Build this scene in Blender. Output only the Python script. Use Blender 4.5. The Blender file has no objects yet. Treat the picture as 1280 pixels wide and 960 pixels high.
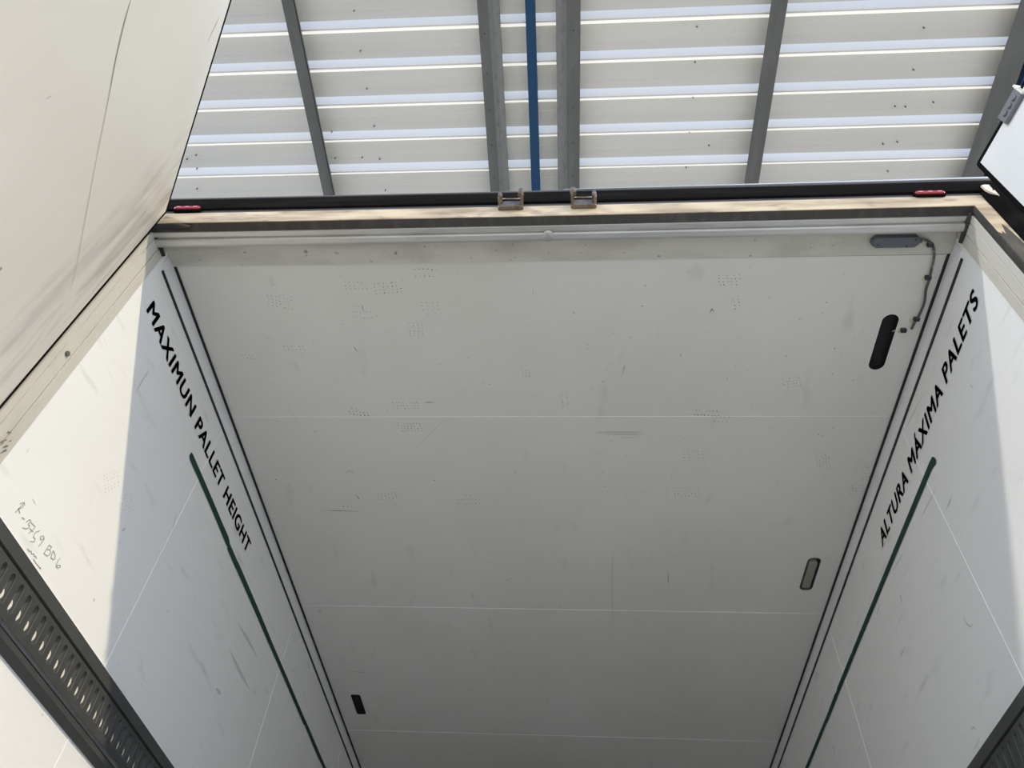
import bpy, bmesh, math, random
from mathutils import Vector, Matrix
random.seed(7)
SC = bpy.context.scene
COL = SC.collection
H = 3.85                     # height of the trailer's inner ceiling above the ground; below, z is measured from that ceiling

# ------------------------------------------------------------------ camera
CAM = Vector((0.05987, -1.05144, -2.16356))
PITCH, YAW, ROLL, FPX = (math.radians(50.4973), math.radians(6.4273), math.radians(4.7249), 975.76)
F0 = Vector((0, math.cos(PITCH), math.sin(PITCH))); U0 = Vector((0, -math.sin(PITCH), math.cos(PITCH))); R0 = Vector((1, 0, 0))
Zr = Matrix.Rotation(YAW, 3, 'Z')
F0, U0, R0 = Zr @ F0, Zr @ U0, Zr @ R0
CR = math.cos(ROLL) * R0 + math.sin(ROLL) * U0
CU = -math.sin(ROLL) * R0 + math.cos(ROLL) * U0
CF = F0
cd = bpy.data.cameras.new('camera'); cam = bpy.data.objects.new('camera', cd); COL.objects.link(cam)
cd.sensor_fit = 'HORIZONTAL'; cd.sensor_width = 36; cd.lens = FPX / 1280 * 36; cd.clip_start = 0.05; cd.clip_end = 500
M = Matrix.Identity(4)
for i in range(3):
    M[i][0], M[i][1], M[i][2] = CR[i], CU[i], -CF[i]
    M[i][3] = CAM[i] + (H if i == 2 else 0)
cam.matrix_world = M
SC.camera = cam

# ------------------------------------------------------------------ light
SKY = 1.3
SUN_DIR = Vector((-1.5, 1.0, -1.18))
SC.view_settings.view_transform = 'Standard'; SC.view_settings.look = 'None'
SC.view_settings.gamma = 1; SC.view_settings.use_curve_mapping = False
SC.view_settings.exposure = 0.70
SC.cycles.max_bounces = 14; SC.cycles.diffuse_bounces = 10
SC.cycles.sample_clamp_indirect = 6
wd = bpy.data.worlds.new('world'); SC.world = wd; wd.use_nodes = True
nt = wd.node_tree
# hazy summer sky: brightest and whitest along the horizon, blue overhead
tcw = nt.nodes.new('ShaderNodeTexCoord'); sep = nt.nodes.new('ShaderNodeSeparateXYZ'); rmp = nt.nodes.new('ShaderNodeValToRGB')
nt.links.new(tcw.outputs['Generated'], sep.inputs[0]); nt.links.new(sep.outputs[2], rmp.inputs[0])
el = rmp.color_ramp.elements
el[0].position = 0.0; el[0].color = (0.92, 0.97, 1.05, 1); el[1].position = 1.0; el[1].color = (0.16, 0.27, 0.50, 1)
for ps, cl in ((0.12, (0.88, 0.97, 1.10, 1)), (0.35, (0.55, 0.68, 0.90, 1)), (0.65, (0.28, 0.41, 0.66, 1))):
    e_ = el.new(ps); e_.color = cl
nt.links.new(rmp.outputs[0], nt.nodes['Background'].inputs[0])
nt.nodes['Background'].inputs[1].default_value = SKY
def sun_lamp(name, d, energy, colour, angle):
    l = bpy.data.lights.new(name, 'SUN'); l.energy = energy; l.color = colour; l.angle = math.radians(angle)
    o = bpy.data.objects.new(name, l); COL.objects.link(o)
    o.rotation_euler = d.to_track_quat('-Z', 'Y').to_euler(); o.location = (6, -8, 14)
    return o
sun_lamp('sun', SUN_DIR, 1.5, (1.0, 0.86, 0.63), 1.0)
# second sun added for the right wall's bright patch, standing in for reflected light
sun_lamp('reflected_sun_fill', Vector((1.25, 1.0, -1.18)), 0.95, (1.0, 0.95, 0.87), 2.0)

# ------------------------------------------------------------------ helpers
def ray(px, py):
    return CR * ((px - 640) / FPX) + CU * ((480 - py) / FPX) + CF
def hit(px, py, axis, val):                      # where the sight line through a photo pixel meets a known plane
    d = ray(px, py); t = (val - CAM[axis]) / d[axis]
    return CAM + d * t

def tag(o, label=None, cat=None, group=None, kind=None):
    if label: kind = kind or 'thing'
    if label: o['label'] = label
    if cat: o['category'] = cat
    if group: o['group'] = group
    if kind: o['kind'] = kind
    return o
def empty(name, loc, rz=0.0):
    o = bpy.data.objects.new(name, None); COL.objects.link(o)
    o.location = (loc[0], loc[1], loc[2] + H); o.rotation_euler = (0, 0, rz); o.empty_display_size = 0.1
    return o

class MB:
    def __init__(s): s.v = []; s.f = []; s.sm = []
    def add(s, vs, fs, smooth=False):
        n = len(s.v); s.v += [tuple(v) for v in vs]
        for f in fs: s.f.append(tuple(i + n for i in f)); s.sm.append(smooth)
        return s
    def box(s, x0, x1, y0, y1, z0, z1):
        vs = [(x, y, z) for x in (x0, x1) for y in (y0, y1) for z in (z0, z1)]
        return s.add(vs, [(0, 1, 3, 2), (4, 6, 7, 5), (0, 4, 5, 1), (2, 3, 7, 6), (0, 2, 6, 4), (1, 5, 7, 3)])
    def prism(s, axis, poly, a0, a1, n=1, sag=None, smooth=False, ends=None):
        """closed 2-D outline swept along an axis; the outline runs in the other two axes in order"""
        k = len(poly); vs = []
        for i in range(n + 1):
            a = a0 + (a1 - a0) * i / n
            dz = sag(a) if sag else 0
            for p in poly:
                q = [p[0], p[1]]; q.insert(axis, a)
                if ends and axis == 0:            # mitre: ends shift with the outline's second coordinate
                    pass
                vs.append((q[0], q[1], q[2] + dz))
        fs = []
        for i in range(n):
            for j in range(k):
                fs.append((i * k + j, i * k + (j + 1) % k, (i + 1) * k + (j + 1) % k, (i + 1) * k + j))
        s.add(vs, fs, smooth)
        s.add([vs[i] for i in range(k)], [tuple(range(k))]); s.add(vs[-k:], [tuple(range(k))[::-1]])
        return s
    def tube(s, path, r, n=8, closed=True):
        path = [Vector(p) for p in path]; vs = []; fs = []
        for i, p in enumerate(path):
            t = (path[min(i + 1, len(path) - 1)] - path[max(i - 1, 0)]).normalized()
            a = t.orthogonal().normalized() if i == 0 else (a - t * a.dot(t)).normalized()
            b = t.cross(a); rr = r[i] if isinstance(r, (list, tuple)) else r
            for k in range(n):
                an = 2 * math.pi * k / n
                vs.append(p + a * (rr * math.cos(an)) + b * (rr * math.sin(an)))
        for i in range(len(path) - 1):
            for k in range(n):
                fs.append((i * n + k, i * n + (k + 1) % n, (i + 1) * n + (k + 1) % n, (i + 1) * n + k))
        s.add(vs, fs, True)
        s.add(vs[:n], [tuple(range(n))]); s.add(vs[-n:], [tuple(range(n))])
        return s
    def ribbon(s, pts, w, nrm):
        """flat strip along pts lying in the plane with normal nrm; w is one width or one per point"""
        pts = [Vector(p) for p in pts]; nrm = Vector(nrm); vs = []
        for i, p in enumerate(pts):
            t = (pts[min(i + 1, len(pts) - 1)] - pts[max(i - 1, 0)]).normalized()
            b = nrm.cross(t).normalized(); ww = (w[i] if isinstance(w, (list, tuple)) else w) / 2
            vs += [p + b * ww, p - b * ww]
        return s.add(vs, [(2 * i, 2 * i + 1, 2 * i + 3, 2 * i + 2) for i in range(len(pts) - 1)])
    def build(s, name, m, parent=None, bevel=0, local=False, segs=2):
        me = bpy.data.meshes.new(name)
        o = bpy.data.objects.new(name, me); COL.objects.link(o)
        off = Vector((0, 0, 0))
        vs = [Vector(v) for v in s.v]
        if parent is None:
            xs = [v.x for v in vs]; ys = [v.y for v in vs]; zs = [v.z for v in vs]
            off = Vector(((min(xs) + max(xs)) / 2, (min(ys) + max(ys)) / 2, min(zs)))
            o.location = off + Vector((0, 0, H))
        elif not local:
            off = parent_origin(parent)
        me.from_pydata([v - off for v in vs], [], s.f)
        for p, q in zip(me.polygons, s.sm): p.use_smooth = q
        bm = bmesh.new(); bm.from_mesh(me)
        bmesh.ops.remove_doubles(bm, verts=bm.verts, dist=1e-5)
        bmesh.ops.recalc_face_normals(bm, faces=bm.faces)
        bm.to_mesh(me); bm.free()
        me.materials.append(m)
        if bevel:
            b = o.modifiers.new('bevel', 'BEVEL'); b.width = bevel; b.segments = segs; b.limit_method = 'ANGLE'; b.angle_limit = math.radians(35)
        if parent is not None: o.parent = parent
        return o
def parent_origin(p):
    v = Vector((0, 0, 0)); q = p
    while q is not None:
        v += q.location; q = q.parent
    return v - Vector((0, 0, H))
def stadium(cx, cy, w, l, r, n=8, along=1):
    """rounded rectangle outline, width w, length l (along y), corner radius r"""
    pts = []
    for (sx, sy, a0) in ((1, 1, 0), (-1, 1, 90), (-1, -1, 180), (1, -1, 270)):
        for k in range(n + 1):
            a = math.radians(a0 + 90 * k / n)
            pts.append((cx + sx * (w / 2 - r) + r * math.cos(a), cy + sy * (l / 2 - r) + r * math.sin(a)))
    return pts
def loft(mb, rings, smooth=False, cap0=True, cap1=True):
    k = len(rings[0]); vs = [p for r in rings for p in r]; fs = []
    for i in range(len(rings) - 1):
        for j in range(k): fs.append((i * k + j, i * k + (j + 1) % k, (i + 1) * k + (j + 1) % k, (i + 1) * k + j))
    mb.add(vs, fs, smooth)
    if cap0: mb.add(rings[0], [tuple(range(k))])
    if cap1: mb.add(rings[-1], [tuple(range(k))])
    return mb

# ------------------------------------------------------------------ materials
def mat(name, col, rough=0.5, metal=0.0, var=None, bump=None, spec=None):
    """var: list of (colour, scale xyz, low, high, amount, detail) noise layers mixed over the base colour"""
    m = bpy.data.materials.new(name); m.use_nodes = True
    t = m.node_tree; b = t.nodes['Principled BSDF']
    b.inputs['Base Color'].default_value = (*col, 1); b.inputs['Roughness'].default_value = rough; b.inputs['Metallic'].default_value = metal
    if spec is not None: b.inputs['Specular IOR Level'].default_value = spec
    tc = None
    last = None
    for layer in (var or []):
        c, sc, lo, hi, am = layer[:5]; det = layer[5] if len(layer) > 5 else 4
        rot = layer[6] if len(layer) > 6 else (0, 0, 0)
        if tc is None: tc = t.nodes.new('ShaderNodeTexCoord')
        mp = t.nodes.new('ShaderNodeMapping'); mp.inputs['Scale'].default_value = sc; mp.inputs['Rotation'].default_value = rot
        mp.inputs['Location'].default_value = (random.random() * 9, random.random() * 9, random.random() * 9)
        t.links.new(tc.outputs['Object'], mp.inputs[0])
        nz = t.nodes.new('ShaderNodeTexNoise'); nz.inputs['Scale'].default_value = 1; nz.inputs['Detail'].default_value = det
        t.links.new(mp.outputs[0], nz.inputs[0])
        mr = t.nodes.new('ShaderNodeMapRange'); mr.inputs[1].default_value = lo; mr.inputs[2].default_value = hi
        mr.inputs[3].default_value = 0; mr.inputs[4].default_value = am
        t.links.new(nz.outputs[0], mr.inputs[0])
        mx = t.nodes.new('ShaderNodeMix'); mx.data_type = 'RGBA'
        mx.inputs[6].default_value = (*col, 1); mx.inputs[7].default_value = (*c, 1)
        t.links.new(mr.outputs[0], mx.inputs[0])
        if last is not None: t.links.new(last, mx.inputs[6])
        last = mx.outputs[2]
    if last is not None: t.links.new(last, b.inputs['Base Color'])
    if bump:
        nz = t.nodes.new('ShaderNodeTexNoise'); nz.inputs['Scale'].default_value = bump[0]
        if tc is None: tc = t.nodes.new('ShaderNodeTexCoord')
        t.links.new(tc.outputs['Object'], nz.inputs[0])
        bp = t.nodes.new('ShaderNodeBump'); bp.inputs['Strength'].default_value = bump[1]; bp.inputs['Distance'].default_value = 0.01
        t.links.new(nz.outputs[0], bp.inputs['Height']); t.links.new(bp.outputs[0], b.inputs['Normal'])
    m['last'] = 1
    return m
GR = (0.42, 0.40, 0.36)
M_wall = mat('white_panel', (0.875, 0.87, 0.85), 0.34, 0, [((0.81, 0.80, 0.77), (1.3, 1.3, 1.3), .45, .75, .6), ((0.36, 0.35, 0.33), (1, 5, 22), .62, .8, .35, 5, (0.5, 0, 0))])
M_ceil = mat('white_ceiling_panel', (0.775, 0.765, 0.715), 0.36, 0, [((0.70, 0.69, 0.62), (1.6, 1.2, 1), .42, .7, .7), ((0.42, 0.41, 0.37), (14, 5, 3), .64, .82, .35, 6)])
M_cove = mat('white_cove_strip', (0.82, 0.82, 0.83), 0.35, 0, [((0.6, 0.6, 0.6), (3, 9, 9), .5, .8, .4)])
M_liner = mat('cream_liner', (0.60, 0.57, 0.50), 0.45, 0, [((0.47, 0.44, 0.36), (14, 14, 4), .5, .75, .6, 6), ((0.28, 0.26, 0.22), (60, 60, 40), .68, .78, .5, 2)])
M_strip = mat('dirty_strip', (0.64, 0.62, 0.55), 0.45, 0, [((0.40, 0.39, 0.33), (5, 14, 8), .45, .75, .7, 6), ((0.15, 0.14, 0.12), (45, 60, 30), .68, .74, .7, 2)])
M_dkbrown = mat('dark_brown', (0.20, 0.175, 0.135), 0.7)
M_joint = mat('joint_white', (0.88, 0.88, 0.86), 0.4)
M_black = mat('black_seal', (0.012, 0.012, 0.013), 0.6)
M_rubber = mat('black_rubber', (0.011, 0.010, 0.010), 0.75, 0, [((0.024, 0.022, 0.02), (4, 30, 30), .5, .8, .7)], spec=.0)
M_stripe = mat('grey_rubber_lip', (0.10, 0.095, 0.10), 0.6, spec=.15)
M_steel = mat('weathered_steel', (0.60, 0.49, 0.325), 0.55, 0.1, [((0.30, 0.225, 0.145), (5, 20, 26), .38, .68, .95, 7), ((0.16, 0.125, 0.09), (12, 30, 40), .58, .76, .8, 6)])
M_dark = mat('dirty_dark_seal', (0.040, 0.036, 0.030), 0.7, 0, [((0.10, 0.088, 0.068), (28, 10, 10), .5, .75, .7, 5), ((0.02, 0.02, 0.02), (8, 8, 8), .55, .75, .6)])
M_alu = mat('mill_aluminium', (0.62, 0.61, 0.58), 0.38, 0.55, [((0.42, 0.40, 0.36), (6, 40, 40), .45, .8, .6, 6)])
M_rail = mat('dark_grey_rail', (0.050, 0.052, 0.050), 0.5, 0.0, [((0.075, 0.075, 0.072), (9, 9, 9), .45, .75, .6)])
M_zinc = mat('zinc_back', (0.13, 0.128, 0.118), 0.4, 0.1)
M_glint = mat('painted_glint', (0.88, 0.84, 0.72), 0.3, 0.1)
M_gasket = mat('door_gasket', (0.010, 0.009, 0.010), 0.6, spec=.0)
M_letter = mat('black_lettering', (0.018, 0.018, 0.02), 0.5)
M_green = mat('green_tape', (0.007, 0.042, 0.031), 0.55, 0, [((0.012, 0.052, 0.04), (3, 30, 30), .5, .7, .6)], spec=.25)
M_pencil = mat('pencil', (0.36, 0.35, 0.33), 0.7)
M_scuff = mat('scuff_dark', (0.12, 0.115, 0.11), 0.7)
M_faint = mat('scuff_faint', (0.38, 0.375, 0.355), 0.6)
M_wsc = mat('scuff_wall', (0.62, 0.62, 0.61), 0.6)
M_box = mat('grey_plastic', (0.115, 0.125, 0.145), 0.5, 0, [((0.16, 0.17, 0.19), (20, 40, 40), .5, .75, .6)])
M_boxd = mat('plastic_dark', (0.03, 0.03, 0.035), 0.5)
M_cable = mat('cable_sleeve', (0.10, 0.085, 0.08), 0.55, 0, [((0.32, 0.30, 0.28), (20, 20, 20), .55, .65, .8), ((0.03, .03, .03), (60, 60, 60), .6, .7, .8)])
M_glue = mat('yellow_glue', (0.66, 0.60, 0.40), 0.5)
M_wire = mat('white_wire', (0.8, 0.76, 0.62), 0.5)
M_lens = mat('lamp_lens', (0.30, 0.285, 0.23), 0.3, 0, None)
M_lampf = mat('lamp_frame', (0.10, 0.105, 0.105), 0.45)
M_red = mat('red_lens', (0.30, 0.012, 0.02), 0.2, 0)
M_redl = mat('pink_glint', (0.75, 0.22, 0.2), 0.2)
M_keep = mat('keeper_steel', (0.22, 0.18, 0.14), 0.38, 0.75, [((0.09, 0.06, 0.045), (40, 40, 40), .48, .7, .8), ((0.5, 0.47, 0.42), (30, 30, 30), .62, .75, .7)])
M_sheet = mat('roof_sheet', (0.65, 0.61, 0.535), 0.38, 0, [((0.58, 0.545, 0.475), (.6, 9, 4), .4, .75, .7)])
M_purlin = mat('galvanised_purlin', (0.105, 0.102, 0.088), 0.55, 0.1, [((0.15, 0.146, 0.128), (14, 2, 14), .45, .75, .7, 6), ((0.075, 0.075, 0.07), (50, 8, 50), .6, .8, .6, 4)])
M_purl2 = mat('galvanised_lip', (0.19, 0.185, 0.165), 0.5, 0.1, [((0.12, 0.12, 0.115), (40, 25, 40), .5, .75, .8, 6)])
M_blue = mat('blue_paint', (0.011, 0.050, 0.110), 0.55, spec=.25)
M_screw = mat('screw', (0.06, 0.055, 0.05), 0.5, 0.4)
M_conc = mat('yard_concrete', (0.58, 0.56, 0.515), 0.85, 0, [((0.50, 0.48, 0.44), (.5, .5, .5), .4, .7, .6)])
M_floor = mat('trailer_floor', (0.62, 0.61, 0.59), 0.6, 0, [((0.52, 0.51, 0.50), (3, 1, 1), .4, .7, .6)])
M_outer = mat('outer_skin', (0.75, 0.75, 0.74), 0.35)

W = 1.23; LEN = 13.3; YH = 0.034

# door material: cream panel with vertical rub streaks gathered near the hinge edge
def door_mat(name, col, streak):
    m = mat(name, col, 0.36, 0, [((col[0] * .9, col[1] * .9, col[2] * .87), (2, 2, 1.2), .42, .72, .7)])
    t = m.node_tree; b = t.nodes['Principled BSDF']
    src = b.inputs['Base Color'].links[0].from_socket
    tc = t.nodes.new('ShaderNodeTexCoord')
    mp = t.nodes.new('ShaderNodeMapping'); mp.inputs['Scale'].default_value = (17, 1, 2.0); mp.inputs['Rotation'].default_value = (0, 0.12, 0)
    t.links.new(tc.outputs['Object'], mp.inputs[0])
    nz = t.nodes.new('ShaderNodeTexNoise'); nz.inputs['Scale'].default_value = 1; nz.inputs['Detail'].default_value = 9; nz.inputs['Roughness'].default_value = .62; nz.inputs['Distortion'].default_value = .8
    t.links.new(mp.outputs[0], nz.inputs[0])
    mr = t.nodes.new('ShaderNodeMapRange'); mr.inputs[1].default_value = .44; mr.inputs[2].default_value = .78
    t.links.new(nz.outputs[0], mr.inputs[0])
    sx = t.nodes.new('ShaderNodeSeparateXYZ'); t.links.new(tc.outputs['Object'], sx.inputs[0])
    fall = t.nodes.new('ShaderNodeMapRange'); fall.interpolation_type = 'SMOOTHSTEP'
    fall.inputs[1].default_value = .42; fall.inputs[2].default_value = .08; fall.inputs[3].default_value = 0; fall.inputs[4].default_value = streak
    t.links.new(sx.outputs[0], fall.inputs[0])
    nb = t.nodes.new('ShaderNodeTexNoise'); nb.inputs['Scale'].default_value = 3.2; t.links.new(tc.outputs['Object'], nb.inputs[0])
    mb_ = t.nodes.new('ShaderNodeMapRange'); mb_.inputs[1].default_value = .35; mb_.inputs[2].default_value = .65; mb_.inputs[3].default_value = .3
    t.links.new(nb.outputs[0], mb_.inputs[0])
    mu = t.nodes.new('ShaderNodeMath'); mu.operation = 'MULTIPLY'; t.links.new(mr.outputs[0], mu.inputs[0]); t.links.new(fall.outputs[0], mu.inputs[1])
    mu2 = t.nodes.new('ShaderNodeMath'); mu2.operation = 'MULTIPLY'; t.links.new(mu.outputs[0], mu2.inputs[0]); t.links.new(mb_.outputs[0], mu2.inputs[1])
    mx = t.nodes.new('ShaderNodeMix'); mx.data_type = 'RGBA'; mx.inputs[7].default_value = (0.20, 0.175, 0.14, 1)
    t.links.new(mu2.outputs[0], mx.inputs[0]); t.links.new(src, mx.inputs[6]); t.links.new(mx.outputs[2], b.inputs['Base Color'])
    return m
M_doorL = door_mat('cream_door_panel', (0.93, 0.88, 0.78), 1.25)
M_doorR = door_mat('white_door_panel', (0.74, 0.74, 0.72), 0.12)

# ------------------------------------------------------------------ the setting: ground and trailer shell
g = MB().box(-35, 35, -40, 40, -H - 0.3, -H).build('ground', M_conc); tag(g, kind='structure')
fl = MB().box(-W - .06, W + .06, 0.12, LEN + .06, -2.80, -2.65).build('floor', M_floor); tag(fl, kind='structure')
MB().box(-.9, .9, 0.9, LEN - .4, -H, -2.80).build('chassis', M_rubber, fl)
wallL = MB().box(-W - .06, -W, 0.06, LEN, -2.65, 0).build('wall_left', M_wall); tag(wallL, kind='structure')
wallR = MB().box(W, W + .06, 0.06, LEN, -2.65, 0).build('wall_right', M_wall); tag(wallR, kind='structure')
bulk = MB().box(-W - .06, W + .06, LEN, LEN + .06, -2.65, 0.0).build('wall_front', M_wall); tag(bulk, kind='structure')

# ceiling panel with its lamp cut-outs
RECESS = [(1.1115, 0.5495, 0.053, 0.229, .0262), (-1.102, 3.008, 0.053, 0.212, .012), (1.108, 1.798, 0.053, 0.222, .021)]
def ceiling():
    bm = bmesh.new()
    def loop(pts, z):
        vs = [bm.verts.new((x, y, z)) for x, y in pts]
        return [bm.edges.new((vs[i], vs[(i + 1) % len(vs)])) for i in range(len(vs))], vs
    e, outer = loop([(-W, .21), (W, .21), (W, LEN), (-W, LEN)], 0)
    for (cx, cy, w, l, r) in RECESS:
        e2, _ = loop(stadium(cx, cy, w, l, r), 0); e += e2
    bmesh.ops.triangle_fill(bm, edges=e, use_beauty=True)
    me = bpy.data.meshes.new('ceiling')
    for f in bm.faces:
        if f.normal.z > 0: f.normal_flip()
    bm.to_mesh(me); bm.free()
    mb = MB()
    mb.add([v.co for v in me.vertices], [tuple(p.vertices) for p in me.polygons])
    # roof body above it, open underneath
    x0, x1, y0, y1, z0, z1 = -W - .06, W + .06, .06, LEN + .06, 0.0, .10
    vs = [(x, y, z) for x in (x0, x1) for y in (y0, y1) for z in (z0, z1)]
    mb.add(vs, [(0, 1, 3, 2), (4, 6, 7, 5), (0, 4, 5, 1), (2, 3, 7, 6), (1, 5, 7, 3)])
    return mb
ceil = ceiling().build('ceiling', M_ceil); tag(ceil, kind='structure')

SEAMS = [0.878, 2.088, 3.298, 4.508, 5.718]
for y in SEAMS:
    wj = .0022
    MB().box(-1.215, 1.215, y - wj / 2, y + wj / 2, -.0012, .001).build('panel_seam', M_joint, ceil)
    MB().box(-W - .001, -W + .0012, y - wj, y + wj, -1.05, -.078).build('panel_seam', M_joint, wallL)
    MB().box(-W - .001, -W + .0012, y - wj, y + wj, -2.65, -1.246).build('panel_seam', M_joint, wallL)
    MB().box(W - .0012, W + .001, y - wj, y + wj, -1.04, -.078).build('panel_seam', M_joint, wallR)
    MB().box(W - .0012, W + .001, y - wj, y + wj, -2.65, -1.236).build('panel_seam', M_joint, wallR)

# cove strips between wall and ceiling with their black seals
for s, nm in ((-1, 'trim_1'), (1, 'trim_2')):
    mb = MB()
    mb.prism(1, [(s * 1.2265, -.004), (s * 1.2255, -.030), (s * 1.2265, -.068), (s * (W + .0005), -.068), (s * (W + .0005), 0)], .20, LEN)
    # rounded end piece towards the doors
    mb.prism(1, [(s * 1.2265, -.010), (s * 1.2258, -.030), (s * 1.2268, -.056), (s * (W + .0005), -.056), (s * (W + .0005), -.005)], .172, .20)
    c = mb.build(nm, M_cove); tag(c, kind='structure')
    MB().box(min(s * 1.2185, s * 1.2335), max(s * 1.2185, s * 1.2335), .213, LEN, -.0045, .001).build('ceiling_seal', M_black, c)
    MB().box(min(s * 1.2262, s * (W + .001)), max(s * 1.2262, s * (W + .001)), .190, LEN, -.0765, -.0665).build('wall_seal', M_black, c)

# portal liner on the two side walls: a plate with two shallow ribs
for s, nm in ((-1, 'trim_3'), (1, 'trim_4')):
    o = s
    prof = [(W + .001, .058), (W - .007, .060), (W - .007, .080), (W - .0035, .0815), (W - .0035, .0835), (W - .007, .085), (W - .006, .117), (W - .002, .119), (W - .002, .1215), (W - .0055, .123), (W - .0035, .154), (W + .001, .154)]
    mb = MB().prism(2, [(s * x, y) for x, y in prof], -2.62, -.002)
    t = mb.build(nm, M_liner); tag(t, kind='structure')
    gd = MB()  # shade of the grooves put in as dark ribbons; bare grooves caught the sun
    for yy, ww in ((.0825, .003), (.1202, .0042)):
        z = -.03; pts = []; wds = []
        while z > -2.6:
            pts.append((s * (W - (.0038 if yy < .1 else .0024)), yy + random.uniform(-.0006, .0006), z)); wds.append(ww * random.uniform(.35, 1.15)); z -= random.uniform(.02, .06)
        gd.ribbon(pts, wds, (1, 0, 0))
    gd.build('groove_dark', M_dkbrown, t)['kind'] = 'stuff'
    if s < 0:
        rv = hit(83, 442, 0, -W + .006)
        MB().tube([rv + Vector((-.002, 0, 0)), rv + Vector((.006, 0, 0))], .007, 10).build('rivet', M_scuff, t)
        mk = MB()
        for k in range(15):
            px, py = random.uniform(0, 13), random.uniform(533, 570)
            p = hit(px, py, 0, -W + .0062); a = random.uniform(.002, .006)
            if p.y > .15: continue
            mk.ribbon([p - Vector((0, a * .5, a)), p + Vector((0, a * .5, a))], [a * .5, a * .9], (1, 0, 0))
        mk.build('chip_marks', M_dkbrown, t)['kind'] = 'stuff'

# ------------------------------------------------------------------ rear portal frame
sag = lambda x: -.0055 * max(0, 1 - (x / 1.25) ** 2) + .0055 * x / 1.25
XJ = 1.226
frame = empty('rear_frame', (0, YH, -2.65))
tag(frame, 'weathered steel rear door frame around the trailer opening, black rubber edging', 'door frame')
NS = 24
MB().prism(0, [(YH, -.042), (YH, .022), (.056, .022), (.056, -.042)], -1.273, 1.273, NS, sag).build('header_rail', M_steel, frame, .0025)
MB().prism(0, [(YH + .003, .020), (YH + .003, .040), (.060, .040), (.060, .020)], -1.30, 1.30, NS, sag).build('rubber_lip', M_stripe, frame)
MB().prism(0, [(YH - .006, .040), (YH - .008, .060), (YH - .006, .104), (.060, .104), (.060, .040)], -1.34, 1.335, NS, sag).build('header_gasket', M_rubber, frame, .003)
MB().prism(0, [(YH - .008, .103), (YH - .008, .112), (.064, .112), (.064, .103)], -1.35, 1.345, NS, sag).build('roof_edge_strip', M_stripe, frame, .003)
mb = MB()                                         # added lip stands for the rim's reflection brightening towards the right end
rings = []
for i in range(13):
    x = .05 + 1.285 * i / 12; t = i / 12; z = .1105 + sag(x); h = .002 + .010 * t
    rings.append([(x, YH - .010, z), (x, YH - .010, z + h), (x, .06, z + h), (x, .06, z)])
loft(mb, rings).build('rim_sheen_lip', M_alu, frame)
MB().prism(0, [(.0365, -.0425), (.060, -.0525), (.064, -.046), (.064, -.02), (.0365, -.02)], -1.226, 1.226, NS, sag).build('header_seal', M_dark, frame)
for s in (-1, 1):
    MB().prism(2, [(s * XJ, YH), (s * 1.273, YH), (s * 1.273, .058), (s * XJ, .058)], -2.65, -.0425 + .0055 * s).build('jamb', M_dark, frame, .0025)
    MB().prism(2, [(s * 1.2245, .036), (s * 1.2235, .048), (s * 1.2275, .060), (s * 1.232, .060), (s * 1.232, .036)], -2.65, -.046).build('jamb_seal', M_dark, frame)
    MB().prism(2, [(s * 1.2735, YH - .004), (s * 1.30, YH - .014), (s * 1.345, YH - .010), (s * 1.345, .060), (s * 1.2735, .060)], -2.65, .041).build('jamb_gasket', M_rubber, frame, .003)
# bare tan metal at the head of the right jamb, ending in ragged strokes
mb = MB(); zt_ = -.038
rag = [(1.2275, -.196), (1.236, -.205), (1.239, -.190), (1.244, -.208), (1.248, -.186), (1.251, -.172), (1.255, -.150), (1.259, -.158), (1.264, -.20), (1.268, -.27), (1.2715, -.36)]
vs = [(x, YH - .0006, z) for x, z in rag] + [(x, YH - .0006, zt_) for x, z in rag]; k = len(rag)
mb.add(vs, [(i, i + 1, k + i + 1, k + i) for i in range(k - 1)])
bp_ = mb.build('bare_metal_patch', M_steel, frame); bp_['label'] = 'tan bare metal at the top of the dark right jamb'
# pale chipped patch at the upper right corner
mb = MB()
pp = [hit(x, y, 1, YH - .0155) for x, y in ((1226.5, 231.5), (1231, 230.5), (1236, 230.8), (1241, 236.5), (1240, 238), (1243.5, 237.5), (1249.5, 244.5), (1241, 241), (1232.5, 237))]
k = len(pp); vs = pp + [p + Vector((0, .006, 0)) for p in pp]
mb.add(vs, [tuple(range(k)), tuple(range(k, 2 * k))] + [(i, (i + 1) % k, k + (i + 1) % k, k + i) for i in range(k)])
ch = mb.build('chipped_patch', mat('bare_patch', (0.72, 0.62, 0.52), 0.6), frame); ch['label'] = 'pale chipped patch on the black corner rubber'

# aluminium closing profile under the header and the flat strip behind it
mb = MB().prism(0, [(.0625, -.020), (.0625, -.0485), (.0650, -.0505), (.0790, -.0512), (.0805, -.0450), (.0845, -.0450), (.0860, -.0535), (.0900, -.0560), (.1040, -.0570), (.1105, -.0560), (.1135, -.0520), (.1140, -.020)], -1.2285, 1.2285, NS, sag)
alu = mb.build('trim_5', M_alu, None, .0012); tag(alu, kind='structure')
p = hit(685, 294, 2, -.0570 - .0055)
mb = MB()
rings = []
for k, (r, z) in enumerate(((1.0, .004), (.9, .0015), (.6, -.0005), (.2, -.001))):
    rings.append([(p.x + r * .020 * math.cos(a) * (1 + .12 * math.sin(3 * a)), p.y + .004 + r * .020 * math.sin(a), p.z + z) for a in [2 * math.pi * i / 18 for i in range(18)]])
loft(mb, rings, True).build('weld_patch', M_alu, alu)
st = MB().prism(0, [(.112, -.0035), (.2135, -.0035), (.2135, .002), (.112, .002)], -1.2285, 1.2285, NS, lambda x: sag(x) * .5).build('trim_6', M_strip, None); tag(st, kind='structure')
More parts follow.
